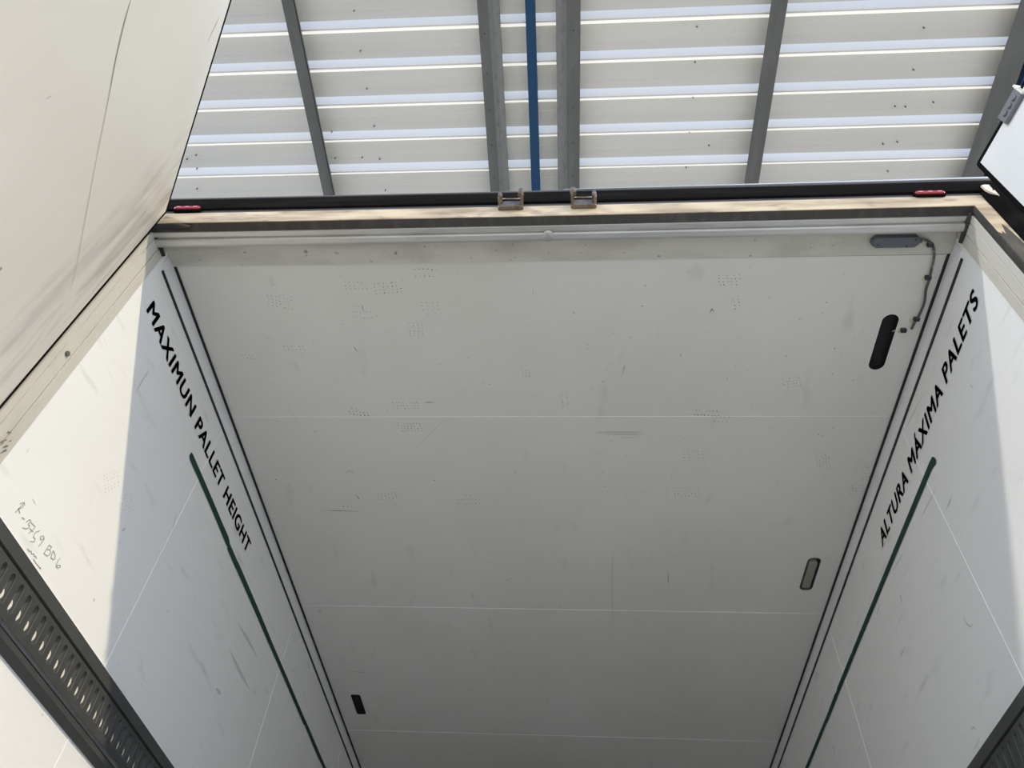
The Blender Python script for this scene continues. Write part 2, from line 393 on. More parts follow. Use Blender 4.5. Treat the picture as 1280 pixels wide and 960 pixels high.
for s in (-1, 1):
    MB().tube([(s * 1.221, .052, -.044), (s * 1.222, .085, -.048), (s * 1.221, .115, -.047), (s * 1.222, .150, -.044)], [.0075, .0085, .008, .006], 10).build('corner_seal', M_dark, alu)

gp = MB(); rings = []
c0 = hit(218, 284.5, 2, -.054)
for k_, z in ((1, -.0535), (.8, -.0592), (.3, -.0600)):
    rings.append([(c0.x + .05 * k_ * math.cos(a) * (1 + .18 * math.sin(3 * a + 1)), c0.y - .004 + .011 * k_ * math.sin(a), z) for a in [2 * math.pi * i / 22 for i in range(22)]])
loft(gp, rings, True).build('grease_patch', M_dark, alu)
MB().box(-1.216, 1.216, .2135, .2158, -.0008, .0005).build('edge_line', M_dkbrown, st)

# ------------------------------------------------------------------ lettering, tape and marks on the walls
def text_mb(txt, side, y0, y1, zb, zt, shear, spacing, emb=.030, x=None):
    """text laid on a side wall, from y0 to y1, baseline zb, cap line zt; zb/zt may be pairs (start, end)"""
    def raw(tx):
        cu = bpy.data.curves.new('tmp', 'FONT'); cu.body = tx; cu.space_character = spacing; cu.space_word = 0.9
        o = bpy.data.objects.new('tmp', cu); COL.objects.link(o)
        bpy.context.view_layer.update()
        me = o.evaluated_get(bpy.context.evaluated_depsgraph_get()).to_mesh()
        v = [tuple(a.co) for a in me.vertices]; f = [tuple(a.vertices) for a in me.polygons]
        o.to_mesh_clear() if False else None
        bpy.data.objects.remove(o); bpy.data.curves.remove(cu)
        return v, f
    ve, _ = raw('HEH'); cap = max(a[1] for a in ve)
    v, f = raw(txt); xa = min(a[0] for a in v); xb = max(a[0] for a in v)
    n0 = len(v); vv = []; ff = []
    for k, (ox, oy) in enumerate(((0, 0), (-emb, 0), (emb, 0), (0, -emb * .5), (0, emb * .5), (-emb * .8, emb * .4), (emb * .8, emb * .4), (-emb * .8, -emb * .4), (emb * .8, -emb * .4))):
        vv += [(a[0] + ox, a[1] + oy) for a in v]; ff += [tuple(i + n0 * k for i in g_) for g_ in f]
    v, f = vv, ff
    out = []
    for a in v:
        u = (a[0] - xa) / (xb - xa); h = a[1] / cap
        y = y0 + (y1 - y0) * u
        lo = zb[0] + (zb[1] - zb[0]) * u; hi = zt[0] + (zt[1] - zt[0]) * u
        z = lo + (hi - lo) * h
        y += (1 if y1 > y0 else -1) * shear * (h - .5) * (hi - lo)
        out.append((x if x is not None else side * (W - .0018), y, z))
    return MB().add(out, f)
tl = text_mb('MAXIMUN PALLET HEIGHT', -1, .235, 1.405, (-.230, -.233), (-.176, -.178), 0.0, 1.12).build('lettering', M_letter, wallL)
tl['label'] = 'black capital lettering reading MAXIMUN PALLET HEIGHT'
tr = text_mb('ALTURA MÁXIMA PALETS', 1, 1.318, .232, (-.230, -.230), (-.176, -.178), 0.32, 1.12).build('lettering', M_letter, wallR)
tr['label'] = 'black slanted lettering reading ALTURA MÁXIMA PALETS'

def tape(side, edge_pts, name, parent):
    mb = MB(); x = side * (W - .0016)
    up = [(x, y, zt) for y, zt, zb in edge_pts]; dn = [(x, y, zb) for y, zt, zb in edge_pts]
    n = len(up); mb.add(up + dn, [(i, i + 1, n + i + 1, n + i) for i in range(n - 1)])
    o = mb.build(name, M_green, parent); o['label'] = 'dark green tape line along the wall'
    return o
random.seed(3)
def tape_pts(side):
    pts = []; y = .775; 
    base = [(.768, -.303, -.322), (.785, -.300, -.328), (1.0, -.299, -.327), (1.13, -.300, -.329), (1.22, -.299, -.331), (1.245, -.305, -.330), (1.25, -.308, -.335), (1.36, -.307, -.336), (1.37, -.305, -.334), (1.7, -.305, -.334)] if side < 0 else \
           [(.772, -.318, -.330), (.782, -.303, -.336), (.81, -.300, -.328), (1.3, -.299, -.326), (1.9, -.298, -.325), (1.92, -.301, -.324), (1.94, -.298, -.326), (2.2, -.299, -.327), (2.22, -.304, -.327), (2.25, -.300, -.328)]
    pts = base[:]; y = pts[-1][0]
    while y < 8:
        y += random.uniform(.15, .5); j = random.uniform(-.002, .002)
        zc = -.316 if side > 0 else -.322
        pts.append((y, zc + .013 + j, zc - .013 + j)); pts.append((y + .012, zc + .013 + j * .3, zc - .012 - j))
    return pts
tape(-1, tape_pts(-1), 'tape_line', wallL); tape(1, tape_pts(1), 'tape_line', wallR)

# pencilled note on the left wall
STROKES = [[(115, 245), (150, 205), (185, 170)], [(150, 180), (178, 167), (188, 182), (166, 208), (132, 222)], [(140, 215), (146, 235), (150, 252)], [(165, 280), (186, 296)],
           [(195, 318), (222, 296), (234, 308), (212, 332), (226, 344), (205, 368), (170, 358)], [(232, 318), (268, 352), (243, 378), (214, 402)], [(222, 362), (250, 388)],
           [(300, 380), (264, 394), (250, 428), (266, 438), (258, 465), (224, 460)], [(330, 440), (306, 450), (304, 425), (326, 418), (334, 442), (312, 472), (290, 500)],
           [(370, 488), (350, 520), (330, 552)], [(370, 488), (390, 502), (374, 522), (352, 522)], [(374, 524), (382, 545), (360, 572), (330, 552)],
           [(400, 530), (390, 556), (382, 584)], [(400, 530), (416, 560), (410, 600), (382, 584)],
           [(452, 585), (430, 615), (420, 650), (440, 662), (456, 650), (446, 636), (424, 644)],
           [(208, 515), (220, 535), (236, 532), (238, 556), (256, 552), (258, 572), (272, 572), (274, 590)], [(250, 590), (270, 622), (290, 645), (308, 668), (300, 660)]]
mb = MB()
for s in STROKES:
    pts = [hit(a / 6, 600 + b / 6, 0, -W + .001) for a, b in s]
    sm = []
    for i in range(len(pts) - 1):
        for k in range(4): sm.append(pts[i].lerp(pts[i + 1], k / 4))
    sm.append(pts[-1])
    for _ in range(1):
        sm = [sm[0]] + [(sm[i - 1] + sm[i] * 2 + sm[i + 1]) / 4 for i in range(1, len(sm) - 1)] + [sm[-1]]
    mb.ribbon(sm, .0022, (1, 0, 0))
pn = mb.build('pencil_note', M_pencil, wallL); pn['label'] = 'grey handwriting reading R-3759 BDG'

# scuffs: grids of glove dots and short scratches, each on its own surface
def dots(mb, axis, val, nrm, px, py, w, h, nc, nr, sk=0.0, size=.9, drop=.15):
    for r in range(nr):
        for c in range(nc):
            if random.random() < drop: continue
            x = px + (c / max(1, nc - 1) - .5) * w + random.uniform(-.5, .5) + (r / max(1, nr - 1) - .5) * 2
            y = py + (r / max(1, nr - 1) - .5) * h + random.uniform(-.4, .4) + sk * (c / max(1, nc - 1) - .5) * w
            a = size * random.uniform(.6, 1.2)
            q = [hit(x + a * math.cos(t) , y + a * math.sin(t) * .9, axis, val) for t in [k * math.pi / 3 for k in range(6)]]
            mb.add(q, [tuple(range(6))])
def scratch(mb, axis, val, nrm, pts, w):
    P = [hit(x, y, axis, val) for x, y in pts]
    n = len(P) * 3
    Q = []
    for i in range(len(P) - 1):
        for k in range(4): Q.append(P[i].lerp(P[i + 1], k / 4))
    Q.append(P[-1]); m_ = len(Q) - 1
    d0 = hit(pts[0][0] + 1, pts[0][1], axis, val) - hit(pts[0][0], pts[0][1], axis, val)
    unit = d0.length
    mb.ribbon(Q, [max(.15, math.sin(math.pi * min(1, max(0, i / m_)))) * w * .55 * unit for i in range(m_ + 1)], nrm)
random.seed(11)
CZ = -.0007; DN = (0, 0, -1)
dk, ft = MB(), MB()
for a in ((485, 360, 32, 12, 7, 4, -.08), (533, 341, 28, 9, 6, 2, .02), (882, 516, 30, 6, 8, 2, .05), (902, 524, 20, 6, 5, 2, .05), (448, 515, 22, 7, 6, 3, .1), (912, 350, 26, 12, 6, 4), (921, 380, 6, 12, 2, 4)):
    dots(dk, 2, CZ, DN, *a, size=.75)
for a in ((350, 376, 30, 16, 7, 5, .2), (445, 357, 26, 8, 6, 3), (450, 390, 26, 14, 7, 3), (520, 412, 16, 16, 4, 6), (538, 385, 20, 14, 4, 4), (368, 437, 24, 8, 6, 3), (507, 507, 30, 7, 8, 3), (514, 534, 32, 9, 9, 4), (990, 478, 20, 10, 6, 4, -.1), (1029, 576, 16, 16, 5, 7, .2),
          (484, 620, 22, 8, 6, 5), (585, 624, 27, 10, 7, 3), (858, 615, 30, 10, 8, 4), (867, 570, 24, 12, 5, 4), (657, 465, 8, 10, 3, 4), (706, 500, 6, 16, 2, 7), (433, 630, 10, 6, 3, 2), (1082, 590, 8, 20, 3, 6), (1070, 612, 16, 10, 5, 4), (310, 446, 12, 4, 4, 2)):
    dots(ft, 2, CZ, DN, *a, size=.72)
for pts, w in (([(402, 638), (425, 638.5), (452, 639.5)], 1.6), ([(530, 503), (543, 503)], 1.8), ([(452, 380), (455, 391)], 1.3), ([(442, 433), (447, 440)], 1.6), ([(445, 618), (450, 625)], 1.6), ([(887, 392), (890, 386), (893, 390)], 2.2), ([(780, 460), (781, 457), (777, 471)], 1.2), ([(716, 389), (719, 393)], 1.5), ([(801, 382), (805, 383)], 1.5), ([(752, 478), (756, 476)], 1), ([(850, 442), (852, 446)], 1.6)):
    scratch(dk, 2, CZ, DN, pts, w)
for pts, w in (([(745, 540), (780, 540), (807, 540)], 1.6), ([(750, 543), (785, 543.5), (806, 544)], 1.4), ([(770, 547), (800, 547)], 1.2), ([(835, 716), (835.5, 730)], 1.8), ([(630, 727), (642, 722)], 1.2), ([(590, 740), (591, 750)], 1.4), ([(432, 838), (450, 840), (462, 841)], 1.4), ([(640, 593), (646, 590)], 1), ([(666, 360), (667, 372)], 1), ([(330, 420), (340, 425)], 1), ([(398, 762), (402, 766)], 2)):
    scratch(ft, 2, CZ, DN, pts, w)
vf = MB()
for pts, w in (([(766, 690), (765, 740), (766, 785)], 6), ([(835, 714), (835.5, 732)], 4), ([(740, 541), (780, 541.5), (808, 542)], 10), ([(430, 592), (437, 588), (444, 593)], 7), ([(560, 520), (520, 560)], 2)):
    scratch(vf, 2, CZ + .0003, DN, pts, w)
vf.build('scuff_marks', mat('scuff_very_faint', (0.66, 0.655, 0.62), .5), ceil)['kind'] = 'stuff'
for k in range(170):
    x, y = random.uniform(300, 1090), random.uniform(335, 640)
    if not (230 + (y - 333) * .39 < x < 1170 - (y - 333) * .37): continue
    (dots)(ft if random.random() < .7 else dk, 2, CZ, DN, x, y, 1, 1, 1, 1, size=random.uniform(.4, .8), drop=0)
o = dk.build('scuff_marks', M_scuff, ceil); o['kind'] = 'stuff'
o = ft.build('scuff_marks', M_faint, ceil); o['kind'] = 'stuff'
lw = MB(); XL = -W + .0009
for a in ((157, 630, 14, 22, 5, 6, -.5), (139, 601, 16, 20, 5, 6, -.5)): dots(lw, 0, XL, (1, 0, 0), *a, size=.8)
for pts, w in (([(152, 664), (157, 660)], 4), ([(184, 465), (170, 490)], 3), ([(186, 463), (182, 472)], 2), ([(113, 631), (114, 627)], 1), ([(37, 565), (33, 564), (38, 560)], 1.2), ([(287, 812), (300, 840), (312, 862)], 4), ([(297, 778), (310, 800), (322, 822)], 3), ([(270, 860), (276, 868)], 4), ([(215, 665), (221, 640)], 1.5), ([(40, 622), (46, 632)], 1), ([(209, 763), (210, 764)], 3), ([(147, 829), (148, 830)], 2), ([(117, 748), (118, 752)], 4), ([(52, 893), (54, 894)], 3)):
    scratch(lw, 0, XL, (1, 0, 0), pts, w)
o = lw.build('scuff_marks', M_wsc, wallL); o['kind'] = 'stuff'
rw = MB(); XR = W - .0009
for pts, w in (([(1204, 769), (1207, 778), (1213, 784), (1216, 780)], 2.2), ([(1125, 742), (1128, 755)], 2), ([(1131, 810), (1125, 822)], 2), ([(1111, 865), (1110, 868)], 1.5), ([(1041, 930), (1044, 942)], 2), ([(1100, 755), (1096, 768)], 1.5), ([(1155, 490), (1140, 520), (1130, 540)], 1.6), ([(1212, 480), (1217, 486)], 2), ([(1190, 620), (1183, 636)], 1.8), ([(1213, 912), (1217, 909), (1220, 913)], 2.2), ([(1225, 918), (1221, 932), (1216, 938)], 1.2), ([(1242, 644), (1243, 647)], 1.2), ([(1170, 610), (1150, 650)], 1.4), ([(1130, 690), (1115, 715)], 1.4)):
    scratch(rw, 0, XR, (-1, 0, 0), pts, w)
dots(rw, 0, XR, (-1, 0, 0), 1270, 598, 12, 14, 4, 5, size=.6)
o = rw.build('scuff_marks', M_wsc, wallR); o['kind'] = 'stuff'

# ------------------------------------------------------------------ load rails on both walls
def load_rail(s, dz, label):
    t = empty('load_rail', (s * W, LEN / 2, -1.245 + dz)); tag(t, label, 'rail', 'perforated load rails on the trailer walls')
    X = lambda d: s * (W - d)
    def strip(poly, name, m, bev=0): return MB().prism(1, [(X(d), z + dz) for d, z in poly], .158, LEN).build(name, m, t, bev)
    strip([(-.001, -1.050), (.003, -1.050), (.019, -1.062), (.022, -1.0965), (.008, -1.0985), (.008, -1.103), (-.001, -1.103)], 'upper_flange', M_rail)
    MB().tube([(s * (W - .001), .16, -1.0495 + dz), (s * (W - .001), LEN, -1.0495 + dz)], .003, 6).build('edge_sealant', M_joint, t)
    strip([(-.001, -1.205), (.006, -1.205), (.006, -1.219), (.022, -1.2205), (.022, -1.234), (.004, -1.245), (-.001, -1.245)], 'lower_flange', M_rail)
    # perforated web: holes cut through a thin plate
    bm = bmesh.new(); e = []
    def loop(pts):
        vs = [bm.verts.new((X(.0195), y, z + dz)) for y, z in pts]
        return [bm.edges.new((vs[i], vs[(i + 1) % len(vs)])) for i in range(len(vs))]
    y0, y1 = .158, 3.2
    e += loop([(y0, -1.1035), (y1, -1.1035), (y1, -1.2045), (y0, -1.2045)])
    holes = []
    y = .205
    while y < y1 - .05:
        pts = stadium(0, 0, .021, .072, .0104, 5)
        hp = [(y + a + b * -.10, -1.150 + b) for a, b in pts]; holes.append(hp); e += loop(hp); y += .0417
    bmesh.ops.triangle_fill(bm, edges=e, use_beauty=True)
    me = bpy.data.meshes.new('tmp'); bm.to_mesh(me); bm.free()
    mb = MB().add([v.co for v in me.vertices], [tuple(p.vertices) for p in me.polygons])
    for hp in holes:                                   # turned-in rims give the holes their depth
        k = len(hp); vs = [(X(.0195), y, z + dz) for y, z in hp] + [(X(.0150), y, z + dz) for y, z in hp]
        mb.add(vs, [(i, (i + 1) % k, k + (i + 1) % k, k + i) for i in range(k)], True)
    mb.box(min(X(.014), X(.012)), max(X(.014), X(.012)), y1, LEN, -1.2045 + dz, -1.1035 + dz)
    mb.build('slotted_web', M_rail, t)
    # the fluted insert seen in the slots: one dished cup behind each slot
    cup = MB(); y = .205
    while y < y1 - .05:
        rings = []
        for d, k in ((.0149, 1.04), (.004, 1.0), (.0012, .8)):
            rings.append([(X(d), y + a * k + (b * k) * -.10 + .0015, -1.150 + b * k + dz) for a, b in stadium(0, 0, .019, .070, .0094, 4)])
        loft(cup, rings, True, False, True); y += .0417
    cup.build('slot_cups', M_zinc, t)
    y = .205                                          # left rail's sunlit slot glints, painted as bright slivers; dull on the right
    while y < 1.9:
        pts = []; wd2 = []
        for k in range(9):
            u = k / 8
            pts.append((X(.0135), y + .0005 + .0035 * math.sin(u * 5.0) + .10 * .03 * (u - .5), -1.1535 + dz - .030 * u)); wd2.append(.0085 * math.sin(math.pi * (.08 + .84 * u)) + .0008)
        MB().ribbon(pts, wd2, (1, 0, 0)).build('slot_glint', M_glint if s < 0 else M_zinc, t); y += .0417
    return t
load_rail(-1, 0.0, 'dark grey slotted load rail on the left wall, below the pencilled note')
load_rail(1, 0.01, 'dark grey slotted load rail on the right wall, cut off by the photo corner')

# ------------------------------------------------------------------ ceiling lamps and recesses
def recess(i, name, label, cat, lens):
    cx, cy, w, l, r = RECESS[i]
    t = empty(name, (cx, cy, 0)); tag(t, label, cat)
    ring = lambda dw, z: [(x, y, z) for x, y in stadium(cx, cy, w + dw, l + dw, r + dw / 2)]
    loft(MB(), [ring(0, -.0006), ring(0, .022), ring(-.004, .024)], False, False, True).build('housing', M_black if not lens else M_lampf, t)
    loft(MB(), [ring(.0, -.0004), ring(.003, -.0012), ring(.004, .0006)], True, False, False).build('rim', M_joint if not lens else M_lampf, t)
    if lens:
        rr = lambda dw, z: [(x, y, z) for x, y in stadium(cx, cy + .008, w - .016 + dw, l - .038 + dw, .012 + dw / 2)]
        mb = loft(MB(), [rr(0, .020), rr(0, .002), rr(-.006, -.0008)], True, False, True)
        n = 26
        for k in range(n):
            y = cy + .008 - (l - .06) / 2 + (l - .06) * k / (n - 1)
            mb.box(cx - w / 2 + .014, cx + w / 2 - .014, y - .001, y + .001, -.0022, 0)
        mb.build('lens', M_lens, t)
    return t
recess(0, 'lamp_recess', 'empty black lamp recess in the ceiling beside the loose cable end', 'lamp recess', False)
recess(1, 'lamp_recess', 'small black lamp recess deep in the ceiling near the left wall', 'lamp recess', False)
recess(2, 'ceiling_lamp', 'oval recessed ceiling lamp with ribbed beige lens near the right wall', 'lamp', True)

# grey housing on the strip under the header, with its cable
bx = empty('sensor_housing', (1.048, .160, -.004)); tag(bx, 'long grey plastic housing under the header at the right', 'sensor housing')
o8 = lambda k, z: [(1.048 + a * k, .1595 + b * (k if abs(b) > .01 else 1), z) for a, b in ((-.072, -.006), (-.060, -.018), (.058, -.018), (.068, -.010), (.070, .008), (.058, .0185), (-.058, .0185), (-.072, .008))]
loft(MB(), [o8(1, -.0035), o8(1, -.019), o8(.94, -.024)], False).build('body', M_box, bx, .002)
for (x, y) in ((.112 + .99, .1495), (1.08, .172), (.995, .165)):
    MB().tube([(x, y, -.022), (x, y, -.0250)], .0035, 10).build('screw', M_boxd, bx)
MB().tube([(1.116, .160, -.014), (1.124, .161, -.013)], [.007, .0055], 10).build('cable_gland', M_box, bx)
cpx = [(1148, 298.5), (1155, 299.5), (1161, 302), (1166, 308), (1168, 316), (1167, 326), (1164, 338), (1161.5, 350), (1157.5, 362), (1155.5, 378), (1150, 392), (1144, 402), (1139.5, 411)]
cab = empty('cable', (1.19, .3, -.006)); tag(cab, 'worn grey cable clipped along the ceiling from housing to black recess', 'cable')
P = [hit(x, y, 2, -.009 if i > 2 else -.013) for i, (x, y) in enumerate(cpx)]
S = []
for i in range(len(P) - 1):
    p0, p1, p2, p3 = P[max(i - 1, 0)], P[i], P[i + 1], P[min(i + 2, len(P) - 1)]
    for k in range(4):
        t = k / 4
        S.append(.5 * ((2 * p1) + (p2 - p0) * t + (2 * p0 - 5 * p1 + 4 * p2 - p3) * t * t + (3 * p1 - p0 - 3 * p2 + p3) * t ** 3))
S.append(P[-1])
MB().tube(S, .0042, 8).build('sleeve', M_cable, cab)
wp = [hit(x, y, 2, z) for x, y, z in ((1139.5, 411, -.006), (1131, 412, -.004), (1122, 412, -.004), (1115.5, 414.2, .004))]
MB().tube(wp, .0016, 6).build('wire_end', M_wire, cab)
for (x, y) in ((1162.5, 306), (1160, 347), (1145.5, 399), (1129.3, 413)):
    p = hit(x, y, 2, -.008); q = hit(x - 1.5, y, 2, -.0008)
    MB().box(p.x - .009, p.x + .009, p.y - .006, p.y + .006, -.015, -.0005).build('clip', M_boxd, cab, .002)
    mb = MB(); rings = [[(q.x + r * .016 * math.cos(a) * (1 + .2 * math.sin(2 * a + x)), q.y + r * .013 * math.sin(a), z) for a in [2 * math.pi * i / 16 for i in range(16)]] for r, z in ((1, .0005), (.85, -.0015), (.3, -.0022))]
    loft(mb, rings, True).build('glue_spot', M_glue, cab)

# ------------------------------------------------------------------ marker lights and lock keepers on the header
def marker(cx, zc, label):
    t = empty('marker_light', (cx, YH, zc)); tag(t, label, 'marker light', 'red marker lights on the header')
    def ring(w, h, y): return [(x, y, z) for x, z in [(a, b) for b, a in stadium(zc, cx, h, w, h / 2 - .0005, 6)]]
    loft(MB(), [ring(.093, .026, YH + .001), ring(.093, .026, YH - .007), ring(.089, .022, YH - .009)], True).build('base', M_gasket, t)
    loft(MB(), [ring(.087, .020, YH - .008), ring(.085, .018, YH - .011), ring(.077, .011, YH - .013)], True).build('lens', M_red, t)
    mb = MB()
    for k in range(3):
        x = cx - .027 + .027 * k
        loft(mb, [[(x + .010 * math.cos(a), YH - .0122, zc + .004 * math.sin(a)) for a in [2 * math.pi * i / 14 for i in range(14)]], [(x + .006 * math.cos(a), YH - .0142, zc + .003 * math.sin(a)) for a in [2 * math.pi * i / 14 for i in range(14)]]], True)
    mb.build('lens_glints', M_redl, t)  # pink reflections on the lens, painted as raised ovals
marker(-1.134, .033, 'red marker light at the left end of the header, beside the cream door')
marker(1.126, .031, 'red marker light at the right end of the header')

def keeper(cx, s, label):
    """s = +1: the tall hooked arm on the right, -1: on the left"""
    t = empty('lock_keeper', (cx, YH, .01)); tag(t, label, 'lock keeper', 'steel lock keepers on the header')
    w = .0385; z0, z1 = -.010, .022
    pl = [(cx - w, YH + .001), (cx + w, YH + .001), (cx + w, YH - .012), (cx + w - .010, YH - .016), (cx - w + .010, YH - .016), (cx - w, YH - .012)]
    MB().prism(2, pl, z0, z1).build('cradle', M_keep, t, .004, segs=3)
    for sd, ln in ((s, .046), (-s, .034)):
        xa = cx + sd * w; xb = cx + sd * (w - .009)
        pr_ = [(YH, z0), (YH, z1), (YH - ln, z1 + .004), (YH - ln - .006, z1 - .008), (YH - ln, z0 + .010)]
        MB().prism(0, pr_, min(xa, xb), max(xa, xb)).build('arm', M_keep, t, .003, segs=3)
        hx = cx + sd * (w - .007); hw = .011 if sd == s else .008; h0 = YH - ln
        rings = []
        for f, y in ((.8, h0 + .016), (1, h0 + .010), (1, h0 - .003), (.65, h0 - .010)):
            rings.append([(hx + hw * f * math.cos(a), y, z1 - .006 + .016 * f * math.sin(a)) for a in [2 * math.pi * (i + .5) / 6 for i in range(6)]])
        loft(MB(), rings, False).build('hook', M_keep, t, .002)
    MB().tube([(cx - w + .004, YH - .016, z1 + .010), (cx + w - .004, YH - .016, z1 + .010)], .003, 8).build('cross_bar', M_keep, t)
keeper(-.110, 1, 'rusty steel lock keeper left of centre on the header')
keeper(.110, -1, 'rusty steel lock keeper right of centre on the header')

# ------------------------------------------------------------------ the two doors
def door(corner, ang, label, m_panel, flip):
    """corner: upper hinge-side corner of the inner face; local x runs to the free edge, local z up"""
    t = empty('trailer_door', corner, ang); tag(t, label, 'door')
    wd_, ht, th = 1.20, 2.60, .075
    b = -1 if flip else 1                        # direction of the outer face along local y
    ys = sorted((0.0, b * th))
    MB().box(.004, wd_, ys[0], ys[1], -ht, -.003).build('panel', m_panel, t, local=True)
    g = MB()
    yg = sorted((b * .006, b * (th - .01)))
    g.box(-.003, wd_ + .010, yg[0], yg[1], -.003, .010)
    g.box(-.012, .004, yg[0], yg[1], -ht - .01, .010)
    g.box(wd_, wd_ + .012, yg[0], yg[1], -ht - .01, .010)
    g.box(-.003, wd_ + .010, yg[0], yg[1], -ht - .012, -ht)
    lip = sorted((-b * .001, b * .010))
    g.box(-.002, wd_, lip[0], lip[1], -.006, .009)
    g.box(-.007, .006, lip[0], lip[1], -ht, .006)
    g.build('gasket', M_gasket, t, .002, local=True)
    return t
cL = Vector((-1.1877, .020, -.002)); aL = math.atan2(-.845, .535)
dL = door(cL, aL, 'cream trailer door half open at the left, streaked with dirt by its hinges', M_doorL, True)
cR = Vector((1.235, -.063, .030)); aR = math.atan2(-.978, .207)
dR = door(cR, aR, 'white trailer door swung open at the upper right corner', M_doorR, False)
# creases and rub marks on the left door's inner face
uL = Vector((math.cos(aL), math.sin(aL), 0)); nL = Vector((-math.sin(aL), math.cos(aL), 0))
def on_door(px, py):
    d = ray(px, py); t = (cL - CAM).dot(nL) / d.dot(nL); q = CAM + d * t - cL
    return Vector((q.dot(uL), .0008, q.z))
cr = MB(); 
def door_line(mb, pts, ws):
    P = [on_door(*p) for p in pts]; Q = []; Wd = []
    for i in range(len(P) - 1):
        for k in range(5):
            Q.append(P[i].lerp(P[i + 1], k / 5)); Wd.append(ws[i] + (ws[i + 1] - ws[i]) * k / 5)
    Q.append(P[-1]); Wd.append(ws[-1])
    for _ in range(3): Q = [Q[0]] + [(Q[i - 1] + Q[i] * 2 + Q[i + 1]) / 4 for i in range(1, len(Q) - 1)] + [Q[-1]]
    mb.ribbon(Q, Wd, (0, 1, 0))
door_line(cr, [(163, 0), (155, 28), (145, 70), (136, 120), (127, 165), (117, 215), (107, 270), (97, 325), (87, 367)], [.0022, .004, .004, .0022, .0018, .0015, .0016, .0014, .0006])
cr.build('crease', mat('crease_grey', (0.36, 0.34, 0.29), .6), dL, local=True)
sm = MB(); door_line(sm, [(274, 20), (270, 30), (264, 42), (258, 55)], [.001, .0045, .003, .0008])
door_line(sm, [(64, 119), (58, 123)], [.001, .0015]); door_line(sm, [(0, 334), (1, 337)], [.004, .006])
sm.build('rub_marks', mat('rub_grey', (0.34, 0.33, 0.29), .6), dL, local=True)['kind'] = 'stuff'
# lock bracket riding on the right door's top edge
def right_local(px, py):
    nR = Vector((-math.sin(aR), math.cos(aR), 0)); uR = Vector((math.cos(aR), math.sin(aR), 0))
    d = ray(px, py); t = (cR - CAM).dot(nR) / d.dot(nR); q = CAM + d * t - cR
    return Vector((q.dot(uR), 0, q.z))
q0, q1 = right_local(1254, 150), right_local(1276, 112)
mb = MB().prism(0, [(-.012, -.030), (-.005, -.034), (.002, -.030), (.002, .006), (.075, .006), (.075, .022), (-.004, .022), (-.012, .012)], q0.x, q1.x)
lb = mb.build('lock_bracket', mat('bracket_grey', (0.17, 0.175, 0.185), .45, .2), dR, .002, local=True); lb['label'] = 'dark grey bolted bracket on the door edge'
for k in range(3):
    x = q0.x + (q1.x - q0.x) * (.25 + .25 * k)
    MB().tube([(x, -.011, -.012), (x, -.018, -.012)], [.009, .006], 10).build('bolt', mat('bolt_grey', (0.2, .2, .21), .4, .3) if k == 0 else bpy.data.materials['bolt_grey'], lb, local=True)
xb = q1.x + .004
MB().box(xb - .006, xb, -.013, .076, -.033, .023).build('end_plate', mat('bracket_edge', (0.7, 0.66, 0.58), .5), lb, local=True)

# ------------------------------------------------------------------ canopy over the yard
ZR = 2.30; PITCH_R = .2036
SX0, SX1, SY1 = -4.5, 5.0, 3.3
canopy = empty('canopy_roof', (0.25, 1.5, ZR)); tag(canopy, 'white ribbed metal canopy roof above the trailer', 'roof', kind='structure')
def rib_profile():
    pts = []; y = .322 - 4 * PITCH_R
    while y < SY1:
        pts += [(y, ZR), (y + .050, ZR), (y + .052, ZR - .0015), (y + .096, ZR - .0015), (y + .098, ZR), (y + .139, ZR), (y + .169, ZR - .040), (y + .1775, ZR - .040)]
        y += PITCH_R
    pts.append((y, ZR))
    return pts
prof = rib_profile()
n = len(prof)
top, strips, flanks = MB(), MB(), MB()
for i in range(n - 1):
    strip = i % 8 == 5                           # the sloping rib flank, made translucent to glow as if lit by sky
    m_ = strips if strip else flanks if i % 8 == 7 else top
    (y0, z0), (y1, z1) = prof[i], prof[i + 1]
    m_.add([(SX0, y0, z0), (SX1, y0, z0), (SX1, y1, z1), (SX0, y1, z1)], [(0, 1, 2, 3)])
top.build('roof_sheet', M_sheet, canopy)
M_skylit = bpy.data.materials.new('skylit_flank'); M_skylit.use_nodes = True
t_ = M_skylit.node_tree; t_.nodes.remove(t_.nodes['Principled BSDF'])
df = t_.nodes.new('ShaderNodeBsdfDiffuse'); df.inputs[0].default_value = (0.75, 0.74, 0.73, 1)
tr_ = t_.nodes.new('ShaderNodeBsdfTranslucent'); tr_.inputs[0].default_value = (0.95, 0.885, 0.80, 1)
mi = t_.nodes.new('ShaderNodeMixShader'); mi.inputs[0].default_value = 0.47
t_.links.new(df.outputs[0], mi.inputs[1]); t_.links.new(tr_.outputs[0], mi.inputs[2]); t_.links.new(mi.outputs[0], t_.nodes['Material Output'].inputs[0])
strips.build('skylit_flanks', M_skylit, canopy)
M_flank = M_skylit.copy(); M_flank.name = 'rib_flank'  # lighter translucent copy puts warm bounce light into the rising flanks
for n_ in M_flank.node_tree.nodes:
    if n_.type == 'BSDF_TRANSLUCENT': n_.inputs[0].default_value = (1.0, 0.93, 0.78, 1)
    if n_.type == 'BSDF_DIFFUSE': n_.inputs[0].default_value = (0.85, 0.82, 0.74, 1)
    if n_.type == 'MIX_SHADER': n_.inputs[0].default_value = 0.45
flanks.build('rib_flanks', M_flank, canopy)
